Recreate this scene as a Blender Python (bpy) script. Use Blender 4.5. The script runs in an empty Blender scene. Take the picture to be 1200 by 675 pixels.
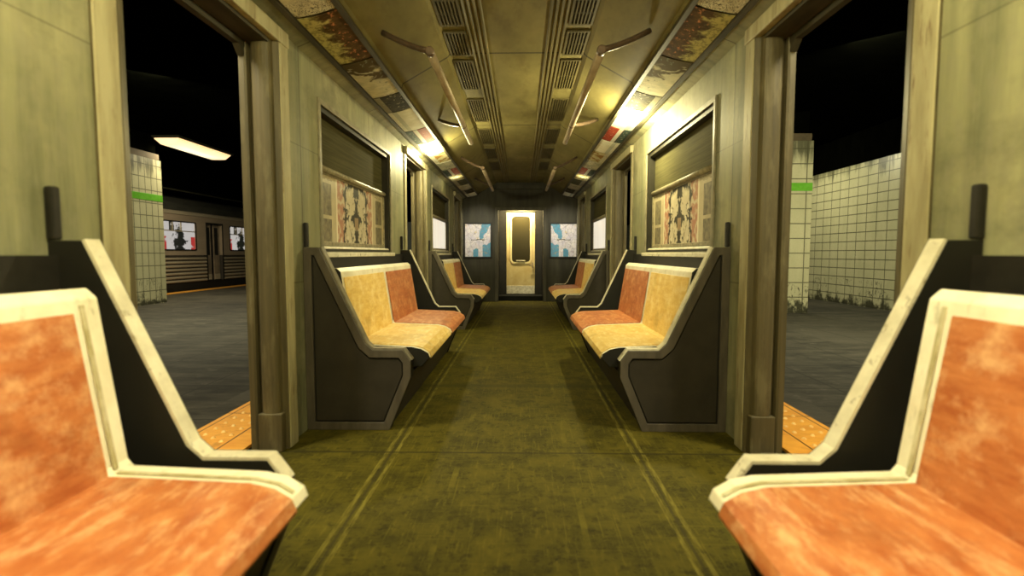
import bpy, bmesh, math, random
from mathutils import Vector, Matrix
random.seed(7)
scn = bpy.context.scene
COL = scn.collection

# ------------------------------------------------------------------ node maths
class S:
    """socket wrapper with operators, for short procedural materials"""
    def __init__(s, nt, sock): s.nt, s.s = nt, sock
    def _m(s, op, *a, clamp=False):
        n = s.nt.nodes.new('ShaderNodeMath'); n.operation = op; n.use_clamp = clamp
        for i, v in enumerate((s,) + a):
            if isinstance(v, S): s.nt.links.new(v.s, n.inputs[i])
            else: n.inputs[i].default_value = v
        return S(s.nt, n.outputs[0])
    def __add__(s, o): return s._m('ADD', o)
    def __radd__(s, o): return s._m('ADD', o)
    def __sub__(s, o): return s._m('SUBTRACT', o)
    def __rsub__(s, o): return (s * -1.0) + o
    def __mul__(s, o): return s._m('MULTIPLY', o)
    def __rmul__(s, o): return s._m('MULTIPLY', o)
    def __truediv__(s, o): return s._m('DIVIDE', o)
    def gt(s, v): return s._m('GREATER_THAN', v)
    def lt(s, v): return s._m('LESS_THAN', v)
    def abs(s): return s._m('ABSOLUTE')
    def frac(s): return s._m('FRACT')
    def floor(s): return s._m('FLOOR')
    def min(s, o): return s._m('MINIMUM', o)
    def max(s, o): return s._m('MAXIMUM', o)
    def clamp(s): return s._m('ADD', 0.0, clamp=True)
    def step(s, a, b):
        n = s.nt.nodes.new('ShaderNodeMapRange'); n.clamp = True
        s.nt.links.new(s.s, n.inputs['Value'])
        n.inputs['From Min'].default_value = a; n.inputs['From Max'].default_value = b
        return S(s.nt, n.outputs[0])

class Mat:
    def __init__(self, name, rough=0.7, metal=0.0, spec=0.3):
        self.m = bpy.data.materials.new(name); self.m.use_nodes = True
        self.nt = self.m.node_tree
        self.b = self.nt.nodes['Principled BSDF']
        self.b.inputs['Roughness'].default_value = rough
        self.b.inputs['Metallic'].default_value = metal
        self.b.inputs['Specular IOR Level'].default_value = spec
        tc = self.nt.nodes.new('ShaderNodeTexCoord')
        self.P = tc.outputs['Object']
        sp = self.nt.nodes.new('ShaderNodeSeparateXYZ'); self.nt.links.new(self.P, sp.inputs[0])
        self.x, self.y, self.z = (S(self.nt, sp.outputs[i]) for i in range(3))
    def vec(self, x, y, z):
        n = self.nt.nodes.new('ShaderNodeCombineXYZ')
        for i, v in enumerate((x, y, z)):
            if isinstance(v, S): self.nt.links.new(v.s, n.inputs[i])
            else: n.inputs[i].default_value = v
        return n.outputs[0]
    def noise(self, scale=(1, 1, 1), detail=4, rough=0.6, off=(0, 0, 0), vec=None, dist=0.0):
        mp = self.nt.nodes.new('ShaderNodeMapping')
        self.nt.links.new(vec or self.P, mp.inputs[0])
        mp.inputs['Scale'].default_value = scale; mp.inputs['Location'].default_value = off
        n = self.nt.nodes.new('ShaderNodeTexNoise'); n.inputs['Scale'].default_value = 1.0
        n.inputs['Detail'].default_value = detail; n.inputs['Roughness'].default_value = rough
        n.inputs['Distortion'].default_value = dist
        self.nt.links.new(mp.outputs[0], n.inputs['Vector'])
        return S(self.nt, n.outputs[0])
    def voro(self, scale, vec=None, feature='DISTANCE_TO_EDGE'):
        n = self.nt.nodes.new('ShaderNodeTexVoronoi'); n.feature = feature
        n.inputs['Scale'].default_value = scale
        self.nt.links.new(vec or self.P, n.inputs['Vector'])
        return S(self.nt, n.outputs['Distance'])
    def col(self, c):
        n = self.nt.nodes.new('ShaderNodeRGB'); n.outputs[0].default_value = (*c, 1); return n.outputs[0]
    def mix(self, a, b, f):
        n = self.nt.nodes.new('ShaderNodeMix'); n.data_type = 'RGBA'
        for v, sock in ((a, n.inputs[6]), (b, n.inputs[7])):
            if isinstance(v, tuple): sock.default_value = (*v, 1)
            else: self.nt.links.new(v, sock)
        if isinstance(f, S): self.nt.links.new(f.s, n.inputs[0])
        else: n.inputs[0].default_value = f
        return n.outputs[2]
    def base(self, c):
        if isinstance(c, tuple): self.b.inputs['Base Color'].default_value = (*c, 1)
        else: self.nt.links.new(c, self.b.inputs['Base Color'])
        return self
    def emit(self, c, s):
        if isinstance(c, tuple): self.b.inputs['Emission Color'].default_value = (*c, 1)
        else: self.nt.links.new(c, self.b.inputs['Emission Color'])
        self.b.inputs['Emission Strength'].default_value = s
        return self
    def bump(self, h, strength=0.3, dist=0.01):
        n = self.nt.nodes.new('ShaderNodeBump'); n.inputs['Strength'].default_value = strength
        n.inputs['Distance'].default_value = dist
        self.nt.links.new(h.s, n.inputs['Height']); self.nt.links.new(n.outputs[0], self.b.inputs['Normal'])
        return self

MT = {}
def mottled(name, a, b, scale, rough=0.7, metal=0.0, lo=0.35, hi=0.65, spec=0.3, c=None, cs=None, clo=.58, chi=.72, bump=0):
    m = Mat(name, rough, metal, spec)
    n = m.noise(scale)
    k = m.mix(a, b, n.step(lo, hi))
    if c: k = m.mix(k, c, m.noise(cs or scale, off=(5, 9, 3)).step(clo, chi))
    m.base(k)
    if bump: m.bump(n, bump)
    MT[name] = m.m
    return m.m

# car interior
def wall_mat():
    m = Mat('wall_paint', .62, 0, .25)
    streak = m.noise((3, 7, .6), 6, .68); blot = m.noise((1.6, 1.6, 1.6), 5, off=(3, 1, 2)); fine = m.noise((30, 30, 14), 3)
    k = m.mix((.33, .325, .185), (.145, .152, .09), streak.step(.35, .68))
    k = m.mix(k, (.45, .41, .25), blot.step(.5, .72) * .8)
    k = m.mix(k, (.13, .135, .08), m.noise((1.1, 2.3, 3.2), 6, .7, off=(9, 4, 7)).step(.5, .72) * .8)
    k = m.mix(k, (.12, .085, .04), m.noise((7, 7, 1.1), 6, .75, off=(2, 9, 4)).step(.60, .74) * .7)
    k = m.mix(k, (.26, .25, .17), fine.step(.45, .7) * .45)
    # scuffed dirt towards the floor and along panel seams (worn paint, own shape)
    seam = ((m.y / 1.31 + .288).frac() - .5).abs().lt(.0035)
    seam2 = ((m.z - .86).abs().lt(.004)).max((m.z - 1.62).abs().lt(.003))
    k = m.mix(k, (.07, .065, .04), seam.max(seam2 * .55) * .8)
    m.base(k); m.bump(streak * .5 + fine * .5, .12, .01)
    MT['wall'] = m.m
wall_mat()
def frame_mat():
    m = Mat('door_frame_paint', .5, 0, .35)
    st = m.noise((30, 30, 1.2), 5); bl = m.noise((14, 14, 3.5), 5, off=(3, 3, 1))
    k = m.mix((.115, .094, .045), (.07, .058, .028), st.step(.35, .65))
    k = m.mix(k, (.17, .145, .075), bl.step(.52, .68) * .7)
    k = m.mix(k, (.05, .04, .025), m.noise((18, 18, 2.2), 6, .7, off=(7, 2, 8)).step(.58, .72) * .8)
    m.base(k); MT['frame'] = m.m
frame_mat()
def trim_pale():
    m = Mat('pale_trim_paint', .55, 0, .3)
    k = m.mix((.42, .385, .235), (.30, .265, .15), m.noise((20, 20, 3), 4).step(.4, .65))
    k = m.mix(k, (.16, .10, .05), m.noise((30, 30, 4), 6, .7, off=(1, 7, 2)).step(.58, .68) * .85)
    m.base(k); MT['pale'] = m.m
trim_pale()
def ceil_mat():
    m = Mat('ceiling_paint', .7, 0, .15)
    k = m.mix((.215, .185, .07), (.135, .115, .042), m.noise((2.5, 1.2, 2), 5).step(.38, .66))
    k = m.mix(k, (.095, .073, .028), m.noise((5, 2, 4), 6, .7, off=(4, 8, 1)).step(.5, .75) * .8)
    seam = ((m.y - 3.91).abs().lt(.012)).max((m.y - 6.05).abs().lt(.012)).max((m.y - 8.2).abs().lt(.012)).max((m.y - 1.8).abs().lt(.012))
    k = m.mix(k, (.035, .03, .015), seam * .85)
    m.base(k); MT['ceiling'] = m.m
ceil_mat()
def floor_mat():
    m = Mat('floor_linoleum', .7, 0, .12)
    n1 = m.noise((5, 5, 5), 7, .72); n2 = m.noise((60, 9, 9), 4, off=(2, 3, 1)); n3 = m.noise((16, 16, 16), 5, .7, off=(8, 2, 2))
    k = m.mix((.088, .073, .0075), (.040, .035, .004), n1.step(.36, .66))
    k = m.mix(k, (.15, .125, .014), n2.step(.55, .72) * .55)
    k = m.mix(k, (.022, .019, .003), n3.step(.54, .66) * .75)
    crease = m.noise((11, 20, 11), 4, .6, off=(4, 4, 4), dist=1.2)
    k = m.mix(k, (.018, .016, .003), (crease - .5).abs().lt(.012) * n1.gt(.5) * .8)
    ax = m.x.abs()
    g = (ax - .63).abs()
    k = m.mix(k, (.035, .03, .01), g.lt(.006) * .75)
    k = m.mix(k, (.20, .17, .03), ((g - .024).abs().lt(.009)) * (n2.step(.35, .6)) * .7)
    k = m.mix(k, (.17, .145, .018), ((ax - .27).abs().lt(.012)) * m.noise((3, 3, 3), 4).step(.5, .7) * .6)
    cs = ((m.y - 2.56) / 1.33 + .5).frac() - .5
    k = m.mix(k, (.02, .018, .006), cs.abs().lt(.006) * .8)
    k = m.mix(k, (.04, .035, .006), (m.y - 3.89).abs().lt(.06) * .55)
    # scratched hatching, fine pale lines both ways
    h = m.noise((2, 140, 2), 2).step(.62, .72).max(m.noise((140, 2, 2), 2, off=(1, 1, 1)).step(.62, .72))
    k = m.mix(k, (.19, .16, .018), h * .35)
    m.base(k); m.bump(n1, .15, .01); MT['floor'] = m.m
floor_mat()
mottled('dark_wall', (.052, .048, .03), (.028, .026, .016), (9, 9, 1.3), .6)
mottled('end_frame', (.085, .078, .05), (.045, .04, .026), (14, 14, 3), .5)
mottled('black_panel', (.0165, .0155, .012), (.012, .0115, .009), (4, 4, 4), .6, spec=.2)
mottled('panel_face', (.040, .034, .024), (.029, .025, .018), (7, 7, 7), .6, spec=.25)
mottled('panel_frame', (.10, .085, .062), (.066, .056, .042), (22, 22, 5), .5, spec=.4)
mottled('worn_edge', (.72, .68, .52), (.56, .52, .38), (18, 9, 12), .5, spec=.35, c=(.24, .2, .12), cs=(25, 25, 25), clo=.6, chi=.72)
mottled('shaded_edge', (.27, .24, .17), (.17, .15, .105), (18, 9, 12), .5, spec=.35)  # darkened copy of the pale edge, weaker light put into its colour
mottled('post_black', (.012, .011, .009), (.02, .018, .014), (20, 20, 20), .5)
mottled('dark_trim', (.04, .035, .02), (.07, .06, .035), (20, 3, 20), .6)
mottled('rib', (.17, .145, .06), (.11, .092, .038), (20, 2.5, 20), .5)
mottled('steel_bar', (.44, .36, .25), (.30, .235, .155), (12, 6, 12), .5, .25, spec=.4)
mottled('arm_dark', (.15, .10, .065), (.085, .06, .04), (14, 14, 14), .42, .4)
mottled('vent_metal', (.115, .095, .04), (.08, .066, .028), (9, 9, 9), .7, spec=.1)
mottled('vent_dark', (.05, .042, .02), (.035, .03, .015), (9, 9, 9), .7)

def seat_mat(name, a, b, c):
    m = Mat(name, .42, 0, .35)
    n = m.noise((14, 7, 34), 6, .7); n2 = m.noise((34, 10, 11), 5, .7, off=(3, 1, 5)); n3 = m.noise((4, 4, 4), 5, off=(1, 6, 2))
    k = m.mix(a, b, n.step(.36, .64)); k = m.mix(k, c, n2.step(.48, .68) * .85)
    k = m.mix(k, tuple(v * .55 for v in b), n3.step(.58, .74) * .6)
    m.base(k); m.bump(n2, .08, .01); MT[name] = m.m
seat_mat('seat_orange', (.54, .20, .065), (.38, .105, .03), (.70, .40, .19))
seat_mat('seat_yellow', (.84, .62, .20), (.70, .45, .10), (.90, .74, .36))
def shell_mat():
    m = Mat('seat_shell_cream', .45, 0, .35)
    k = m.mix((.86, .82, .64), (.74, .69, .50), m.noise((8, 8, 8), 5).step(.4, .65))
    k = m.mix(k, (.30, .29, .15), m.noise((24, 24, 10), 6, .7, off=(2, 5, 1)).step(.58, .72) * .7)
    m.base(k); MT['shell'] = m.m
shell_mat()

mottled('seam', (.36, .31, .14), (.62, .57, .38), (20, 20, 14), .6)
# station
def tile_mat(name, tx, ty, tz, seed):
    m = Mat(name, .35, 0, .45)
    def line(c, w): return ((c.frac() - .5).abs()).gt(.5 - w)
    lines = None
    for c, t in ((m.x, tx), (m.y, ty), (m.z, tz)):
        if t:
            l = line(c / t + .5 if c is not m.z else c / t, .009 / t); lines = l if lines is None else lines.max(l)
    n = m.noise((3, 3, 1.2), 6, .7, off=(seed, seed, 0)); f = m.noise((40, 40, 40), 3)
    k = m.mix((.52, .50, .32), (.44, .43, .265), n.step(.35, .65))
    k = m.mix(k, (.38, .36, .21), f.step(.5, .75) * .4)
    k = m.mix(k, (.07, .07, .04), lines * .85)
    drip = m.noise((2.6, 2.6, .35), 6, .75, off=(seed + 2, 1, 0))
    top = m.z.step(2.3, 2.78) ; bot = (m.z * -1.0).step(-.42, -.02)
    k = m.mix(k, (.06, .06, .03), ((drip + top * .33).step(.72, .88)) * top.gt(.001) * .9)
    k = m.mix(k, (.035, .035, .02), (m.noise((4, 4, 3), 7, .75, off=(seed, 4, 2)) + bot * .34).step(.74, .84) * .95)
    # black scratched marks near the foot
    sc = m.noise((9, 9, 3), 3, .5, off=(seed, 0, 9), dist=1.6)
    k = m.mix(k, (.012, .012, .01), (sc - .5).abs().lt(.012) * m.z.lt(.5) * m.noise((2, 2, 2), 2, off=(seed, 7, 0)).gt(.52))
    m.base(k); MT[name] = m.m
tile_mat('tile_wall', None, .285, .18, 1.0)
tile_mat('tile_column_side', None, .17, .256, 4.0)
tile_mat('tile_column_face', .30, None, .256, 6.0)
mottled('green_tile', (.10, .34, .02), (.14, .42, .04), (12, 12, 12), .35)
mottled('brown_stone', (.10, .075, .04), (.07, .055, .03), (9, 9, 9), .8)
mottled('near_black', (.0007, .0008, .0005), (.0014, .0015, .0009), (3, 8, 3), 1, spec=0)  # even near-black for station ceiling, upper wall band, beam and column stubs
mottled('beam_edge', (.02, .02, .012), (.03, .03, .018), (4, 4, 4), .9, spec=.1)
def plat_mat():
    m = Mat('platform_paving', .75, 0, .2)
    n = m.noise((1.6, 5, 3), 7, .72); n2 = m.noise((5, 5, 5), 6, .7, off=(3, 3, 3))
    k = m.mix((.070, .064, .048), (.016, .016, .013), n.step(.36, .66))
    k = m.mix(k, (.125, .115, .088), n2.step(.56, .72) * .6)
    k = m.mix(k, (.010, .010, .008), m.noise((2, 7, 3), 7, .75, off=(6, 2, 1)).step(.56, .7) * .8)
    slab = m.noise((3.7, 5.3, 1), 2, vec=m.vec((m.x / .82 + .5).floor(), (m.y / .82 + .7).floor(), 0.0))
    k = m.mix(k, (.085, .078, .06), slab.step(.5, .72) * n.step(.3, .6) * .7); k = m.mix(k, (.012, .012, .01), slab.step(.5, .3) * .55)
    jx = ((m.x / .82).frac() - .5).abs().gt(.49); jy = ((m.y / .82 + .2).frac() - .5).abs().gt(.488)
    k = m.mix(k, (.02, .02, .016), jx.max(jy) * .8)
    m.base(k); m.bump(n2, .25, .02); MT['platform'] = m.m
plat_mat()
def tact_mat():
    m = Mat('tactile_orange', .55, 0, .3)
    n = m.noise((3, 9, 9), 6, .7)
    k = m.mix((.82, .40, .055), (.66, .28, .035), n.step(.35, .65))
    k = m.mix(k, (.20, .085, .015), m.noise((7, 7, 7), 6, .7, off=(4, 1, 1)).step(.58, .72) * .7)
    ax = m.x.abs()
    k = m.mix(k, (.10, .045, .01), ((ax - 1.815).abs().lt(.004)).max((ax - 1.56).abs().lt(.005)).max(((m.y / .61 + .26).frac() - .5).abs().lt(.006)))
    m.base(k); MT['tactile'] = m.m
tact_mat()
mottled('tactile_pale', (.9, .66, .25), (.70, .36, .08), (30, 30, 30), .5)  # paler orange for the studs
mottled('track_dark', (.006, .006, .005), (.012, .012, .009), (4, 4, 4), .9)
mottled('train_steel', (.42, .33, .24), (.34, .27, .195), (2, .6, 4), .42, .35, spec=.4)
mottled('train_rib', (.62, .53, .38), (.48, .41, .29), (3, .8, 6), .35, .5, spec=.5)
mottled('train_groove', (.05, .042, .032), (.035, .03, .024), (3, 3, 3), .6)
mottled('train_roof', (.035, .035, .026), (.02, .021, .016), (5, 2, 5), .8)
mottled('train_leaf', (.30, .23, .16), (.15, .125, .09), (3, 3, 3), .45, .3)
mottled('rubber', (.008, .008, .007), (.012, .012, .01), (9, 9, 9), .6)

def train_glass(name):
    m = Mat(name, .15, 0, .5)
    n = m.noise((2, 3.2, 4), 5, .65)
    a = m.y.abs()
    k = m.mix((.86, .80, .74), (.95, .9, .84), n.step(.3, .7))
    k = m.mix(k, (.70, .055, .05), (a.gt(.50)) * (m.z.lt(-.02)) * n.step(.36, .42))
    blob = (m.y - .03).abs() * .9 + (m.z + .15).abs() * .55
    k = m.mix(k, (.012, .014, .01), ((blob * -1.0) + m.noise((5, 5, 6), 6, .7, off=(1, 2, 3)) * .9).step(.17, .23))
    k = m.mix(k, (.02, .022, .02), (m.y + .28).abs().lt(.1) * m.z.gt(.14) * n.gt(.42))
    m.base((.02, .02, .02)); m.emit(k, .40); return m.m

# writing-free generic prints
def pane_print():
    m = Mat('scratched_print', .45, 0, .35)
    u = m.y.abs(); v = m.z
    mv = m.vec(u, v, 0.0)
    n = m.noise((9, 7, 1), 6, .7, vec=mv); n2 = m.noise((22, 20, 1), 4, .65, off=(3, 1, 0), vec=mv); big = m.noise((5, 6, 1), 3, .5, off=(1, 7, 0), vec=mv, dist=.8)
    k = m.mix((.46, .40, .25), (.36, .305, .185), n.step(.35, .65))
    # middle sheet: paler paper, red-brown side bands, dark mirrored ornament
    mid = u.lt(.42)
    k = m.mix(k, (.50, .44, .30), mid * .8)
    k = m.mix(k, (.34, .13, .075), mid * u.gt(.26) * (n2 + n * .5).step(.66, .78) * .85)
    dark = (big * .75 + n2 * .6 - u * .3).step(.575, .63)
    k = m.mix(k, (.028, .026, .016), dark * u.lt(.30))
    bead = m.voro(15.0, vec=mv, feature='F1')
    k = m.mix(k, (.55, .50, .36), bead.lt(.3) * (u - .19).abs().lt(.05))
    k = m.mix(k, (.25, .17, .09), ((u.max((v + .06).abs())).lt(.045)))
    # outer sheets: two murky upright pictures each
    px = (u - .62).abs().lt(.095)
    p1 = px * (v - .07).abs().lt(.105); p2 = px * (v + .135).abs().lt(.075)
    k = m.mix(k, m.mix((.055, .048, .03), (.21, .18, .105), (n2 + n).step(.85, 1.15)), p1.max(p2) * .9)
    rows = ((v * 46.0).frac()).lt(.5) * n2.gt(.48) * (u - .62).abs().lt(.11) * v.gt(.185)
    k = m.mix(k, (.16, .13, .08), rows * .7)
    k = m.mix(k, (.62, .56, .40), (u - .425).abs().lt(.012))
    m.base(k); MT['print'] = m.m
pane_print()
def bright_pane():
    m = Mat('backlit_pane', .4, 0, .3)
    u = m.y.abs()
    n = m.noise((5, 5, 5), 6, .7); st = m.noise((5, 30, 1.5), 4, off=(2, 1, 0))
    k = m.mix((1.0, .93, .78), (.82, .72, .56), st.step(.42, .68))
    k = m.mix(k, (.45, .20, .12), (n + u * .22 + m.z.abs() * .35).step(.76, .92) * .8)
    k = m.mix(k, (.55, .45, .33), ((u - .27).abs().lt(.012)) * .6)
    m.base((.3, .28, .24)); m.emit(k, .60); MT['bright_pane'] = m.m
bright_pane()
mottled('blind', (.085, .078, .035), (.055, .05, .022), (6, 2, 90), .9, spec=.05)
mottled('window_rail', (.34, .30, .19), (.20, .175, .105), (9, 26, 30), .45, c=(.07, .06, .035), cs=(9, 30, 40))
mottled('window_frame', (.30, .275, .18), (.19, .17, .11), (12, 12, 12), .5)
mottled('window_recess', (.02, .018, .011), (.03, .027, .016), (12, 12, 12), .6)
def map_mat(flip):
    m = Mat('transit_map_print', .35, 0, .3)
    u = m.x * (-1.0 if flip else 1.0); v = m.z
    mv = m.vec(u, v, 0.0)
    n = m.noise((7, 7, 1), 5, .6, vec=mv)
    land = m.mix((.72, .68, .66), (.60, .57, .66), n.step(.4, .6))
    d = (u - .045) + (v * -.38) + (n - .5) * .22                      # upper right channel
    w1 = (d.abs() - v * .2).lt(.03) * v.gt(.03)
    w2 = ((v + .11 - u * .25 + (n - .5) * .3).lt(0.0) * (u.gt(.10))).max((v + .2 + (n - .5) * .3).lt(0.0) * (u + .045).abs().lt(.055))
    k = m.mix(land, (.09, .30, .46), w1.max(w2))
    ed = m.voro(11.0, vec=m.vec(u + n * .05, v, 0.0)); ed2 = m.voro(26.0, vec=mv)
    k = m.mix(k, (.13, .13, .15), ed.lt(.022) * .75)
    k = m.mix(k, (.30, .28, .26), ed2.lt(.02) * n.gt(.48) * .5)
    n2 = m.noise((40, 40, 1), 2, off=(3, 3, 0), vec=mv)
    k = m.mix(k, (.55, .13, .08), n2.step(.66, .69) * .9)
    k = m.mix(k, (.55, .42, .10), m.noise((13, 13, 1), 3, off=(9, 1, 0), vec=mv).step(.64, .67) * .7)
    k = m.mix(k, (.08, .07, .06), (v - .01 + (n - .5) * .1).abs().lt(.008) * u.abs().lt(.14))
    m.base(k); return m.m
def door_gold():
    m = Mat('end_door_paint', .5, 0, .3)
    k = m.mix((.72, .60, .30), (.62, .47, .20), m.noise((6, 6, 4), 5).step(.38, .65))
    k = m.mix(k, (.42, .26, .08), m.noise((5, 5, 5), 6, .7, off=(3, 2, 2)).step(.55, .72) * .7)
    m.base(k); MT['door_gold'] = m.m
door_gold()
mottled('door_frame_pale', (.85, .75, .42), (.76, .64, .32), (20, 20, 20), .45, c=(.3, .2, .07), cs=(30, 30, 30))
mottled('kick_plate', (.92, .88, .76), (.64, .60, .48), (22, 22, 22), .4, c=(.3, .26, .17), cs=(14, 14, 5))
def glass_dark():
    m = Mat('dark_glass', .25, 0, .2); m.base((.03, .024, .008)); MT['dark_glass'] = m.m
glass_dark()
def lamp_mat(name, c, s):
    m = Mat(name, .4); m.base((.8, .75, .6)); m.emit(c, s); MT[name] = m.m
mm = Mat('platform_diffuser', .4)
mm.base((.8, .75, .6)); mm.emit(mm.mix((1, .86, .58), (.85, .42, .12), (((mm.y.abs() - .55) * 1.1).max((mm.x.abs() - .12) * 4.0) + mm.noise((5, 3, 5), 4) * .35).clamp()), 1.15)
MT['diffuser'] = mm.m
lamp_mat('strip_light', (1.0, .95, .62), 2.2)

# ------------------------------------------------------------------ mesh helpers
def BM(): return bmesh.new()
def box(bm, x0, x1, y0, y1, z0, z1, mi=0):
    v = [bm.verts.new(p) for p in ((x0, y0, z0), (x1, y0, z0), (x1, y1, z0), (x0, y1, z0), (x0, y0, z1), (x1, y0, z1), (x1, y1, z1), (x0, y1, z1))]
    for f in ((0, 3, 2, 1), (4, 5, 6, 7), (0, 1, 5, 4), (1, 2, 6, 5), (2, 3, 7, 6), (3, 0, 4, 7)):
        q = bm.faces.new([v[i] for i in f]); q.material_index = mi
def prism_y(bm, poly, y0, y1, mi=0):
    """extrude an (x,z) polygon along y"""
    a = [bm.verts.new((x, y0, z)) for x, z in poly]; b = [bm.verts.new((x, y1, z)) for x, z in poly]
    n = len(poly)
    for i in range(n):
        f = bm.faces.new((a[i], a[(i + 1) % n], b[(i + 1) % n], b[i])); f.material_index = mi
    bm.faces.new(a[::-1]).material_index = mi; bm.faces.new(b).material_index = mi
def prism_z(bm, poly, z0, z1, mi=0):
    a = [bm.verts.new((x, y, z0)) for x, y in poly]; b = [bm.verts.new((x, y, z1)) for x, y in poly]
    n = len(poly)
    for i in range(n):
        f = bm.faces.new((a[i], a[(i + 1) % n], b[(i + 1) % n], b[i])); f.material_index = mi
    bm.faces.new(a[::-1]).material_index = mi; bm.faces.new(b).material_index = mi
def prism_x(bm, poly, x0, x1, mi=0):
    """extrude a (y,z) polygon along x"""
    a = [bm.verts.new((x0, y, z)) for y, z in poly]; b = [bm.verts.new((x1, y, z)) for y, z in poly]
    n = len(poly)
    for i in range(n):
        f = bm.faces.new((a[i], a[(i + 1) % n], b[(i + 1) % n], b[i])); f.material_index = mi
    bm.faces.new(a[::-1]).material_index = mi; bm.faces.new(b).material_index = mi
def band(bm, outer, inner, t0, t1, axis='y', mi=0):
    """ring between two polygons with the same vertex count"""
    def P(p, t): return (p[0], t, p[1]) if axis == 'y' else (t, p[0], p[1])
    n = len(outer)
    o0 = [bm.verts.new(P(p, t0)) for p in outer]; i0 = [bm.verts.new(P(p, t0)) for p in inner]
    o1 = [bm.verts.new(P(p, t1)) for p in outer]; i1 = [bm.verts.new(P(p, t1)) for p in inner]
    for i in range(n):
        j = (i + 1) % n
        for q in ((o0[i], o0[j], i0[j], i0[i]), (o1[i], i1[i], i1[j], o1[j]), (o0[i], o1[i], o1[j], o0[j]), (i0[i], i0[j], i1[j], i1[i])):
            bm.faces.new(q).material_index = mi
def rect(a0, a1, b0, b1): return [(a0, b0), (a1, b0), (a1, b1), (a0, b1)]
def rrect(a0, a1, b0, b1, r, n=5):
    pts = []
    for cx, cy, s in ((a1 - r, b0 + r, -90), (a1 - r, b1 - r, 0), (a0 + r, b1 - r, 90), (a0 + r, b0 + r, 180)):
        for i in range(n + 1):
            a = math.radians(s + 90 * i / n); pts.append((cx + r * math.cos(a), cy + r * math.sin(a)))
    return pts
def inset(poly, d):
    n = len(poly); out = []
    A = sum(poly[i][0] * poly[(i + 1) % n][1] - poly[(i + 1) % n][0] * poly[i][1] for i in range(n))
    sg = 1 if A > 0 else -1
    for i in range(n):
        p0, p1, p2 = (Vector(poly[(i + k) % n]) for k in (-1, 0, 1))
        e1 = (p1 - p0).normalized(); e2 = (p2 - p1).normalized()
        n1 = Vector((-e1.y, e1.x)) * sg; n2 = Vector((-e2.y, e2.x)) * sg
        b = (n1 + n2); b = b / max(.25, b.dot(n1)) if b.length > 1e-6 else n1
        out.append(tuple(p1 + b * d))
    return out
def tube(bm, pts, r, n=12, mi=0):
    pts = [Vector(p) for p in pts]; rings = []
    for i, p in enumerate(pts):
        t = (pts[min(i + 1, len(pts) - 1)] - pts[max(i - 1, 0)]).normalized()
        up = Vector((0, 0, 1)) if abs(t.z) < .9 else Vector((1, 0, 0))
        a = t.cross(up).normalized(); b = a.cross(t)
        rings.append([bm.verts.new(p + r * (a * math.cos(2 * math.pi * k / n) + b * math.sin(2 * math.pi * k / n))) for k in range(n)])
    for i in range(len(rings) - 1):
        for k in range(n):
            f = bm.faces.new((rings[i][k], rings[i][(k + 1) % n], rings[i + 1][(k + 1) % n], rings[i + 1][k])); f.smooth = True; f.material_index = mi
    bm.faces.new(rings[0][::-1]).material_index = mi; bm.faces.new(rings[-1]).material_index = mi
def obj(name, bm, mats, parent=None, loc=(0, 0, 0), bevel=0, seg=2):
    bmesh.ops.recalc_face_normals(bm, faces=bm.faces)
    me = bpy.data.meshes.new(name); bm.to_mesh(me); bm.free()
    for m in (mats if isinstance(mats, (list, tuple)) else [mats]):
        me.materials.append(MT[m] if isinstance(m, str) else m)
    o = bpy.data.objects.new(name, me); COL.objects.link(o)
    o.parent = parent; o.location = loc
    if bevel:
        b = o.modifiers.new('edge', 'BEVEL'); b.width = bevel; b.segments = seg; b.limit_method = 'ANGLE'; b.angle_limit = .6
    return o
def tag(o, label=None, cat=None, group=None, kind=None):
    if label: o['label'] = label
    if cat: o['category'] = cat
    if group: o['group'] = group
    if kind: o['kind'] = kind
    return o
def empty(name, loc=(0, 0, 0)):
    o = bpy.data.objects.new(name, None); COL.objects.link(o); o.location = loc; o.empty_display_size = .1
    return o
def copy_tree(o, parent=None):
    c = o.copy(); COL.objects.link(c); c.parent = parent
    for ch in [q for q in COL.objects if q.parent == o]: copy_tree(ch, c)
    return c
SIDES = ((-1, 'left'), (1, 'right'))
HW, WT = 1.205, 1.34                     # inner wall face, outer wall face
Y0, Y1 = -3.0, 10.85                     # rear and end of the car
DOORS = [(1.592, 2.60), (5.53, 6.53), (9.46, 10.30)]
WINS = [(-.76, .92), (3.17, 4.85), (7.12, 8.79), (10.44, 10.78)]
ZT, ZD = 2.16, 2.09
WZ0, WZ1 = 1.02, 1.945

# ------------------------------------------------------------------ car shell
bm = BM(); box(bm, -1.36, 1.36, Y0, 11.75, -.12, 0)
tag(obj('floor', bm, 'floor'), 'worn olive linoleum floor of the subway car aisle', 'floor', kind='structure')
for s, side in SIDES:
    bm = BM()
    def wb(y0, y1, z0, z1): box(bm, *sorted((s * HW, s * WT)), y0, y1, z0, z1)
    cuts = sorted([(a, b, 'd') for a, b in DOORS] + [(a, b, 'w') for a, b in WINS])
    y = Y0
    for a, b, t in cuts:
        wb(y, a, 0, ZT)
        if t == 'd': wb(a, b, ZD, ZT)
        else: wb(a, b, 0, WZ0); wb(a, b, WZ1, ZT)
        y = b
    wb(y, Y1, 0, ZT)
    tag(obj('wall_' + side, bm, 'wall'), 'grimy cream and green painted wall on the %s of the car' % side, 'wall', kind='structure')
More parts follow.
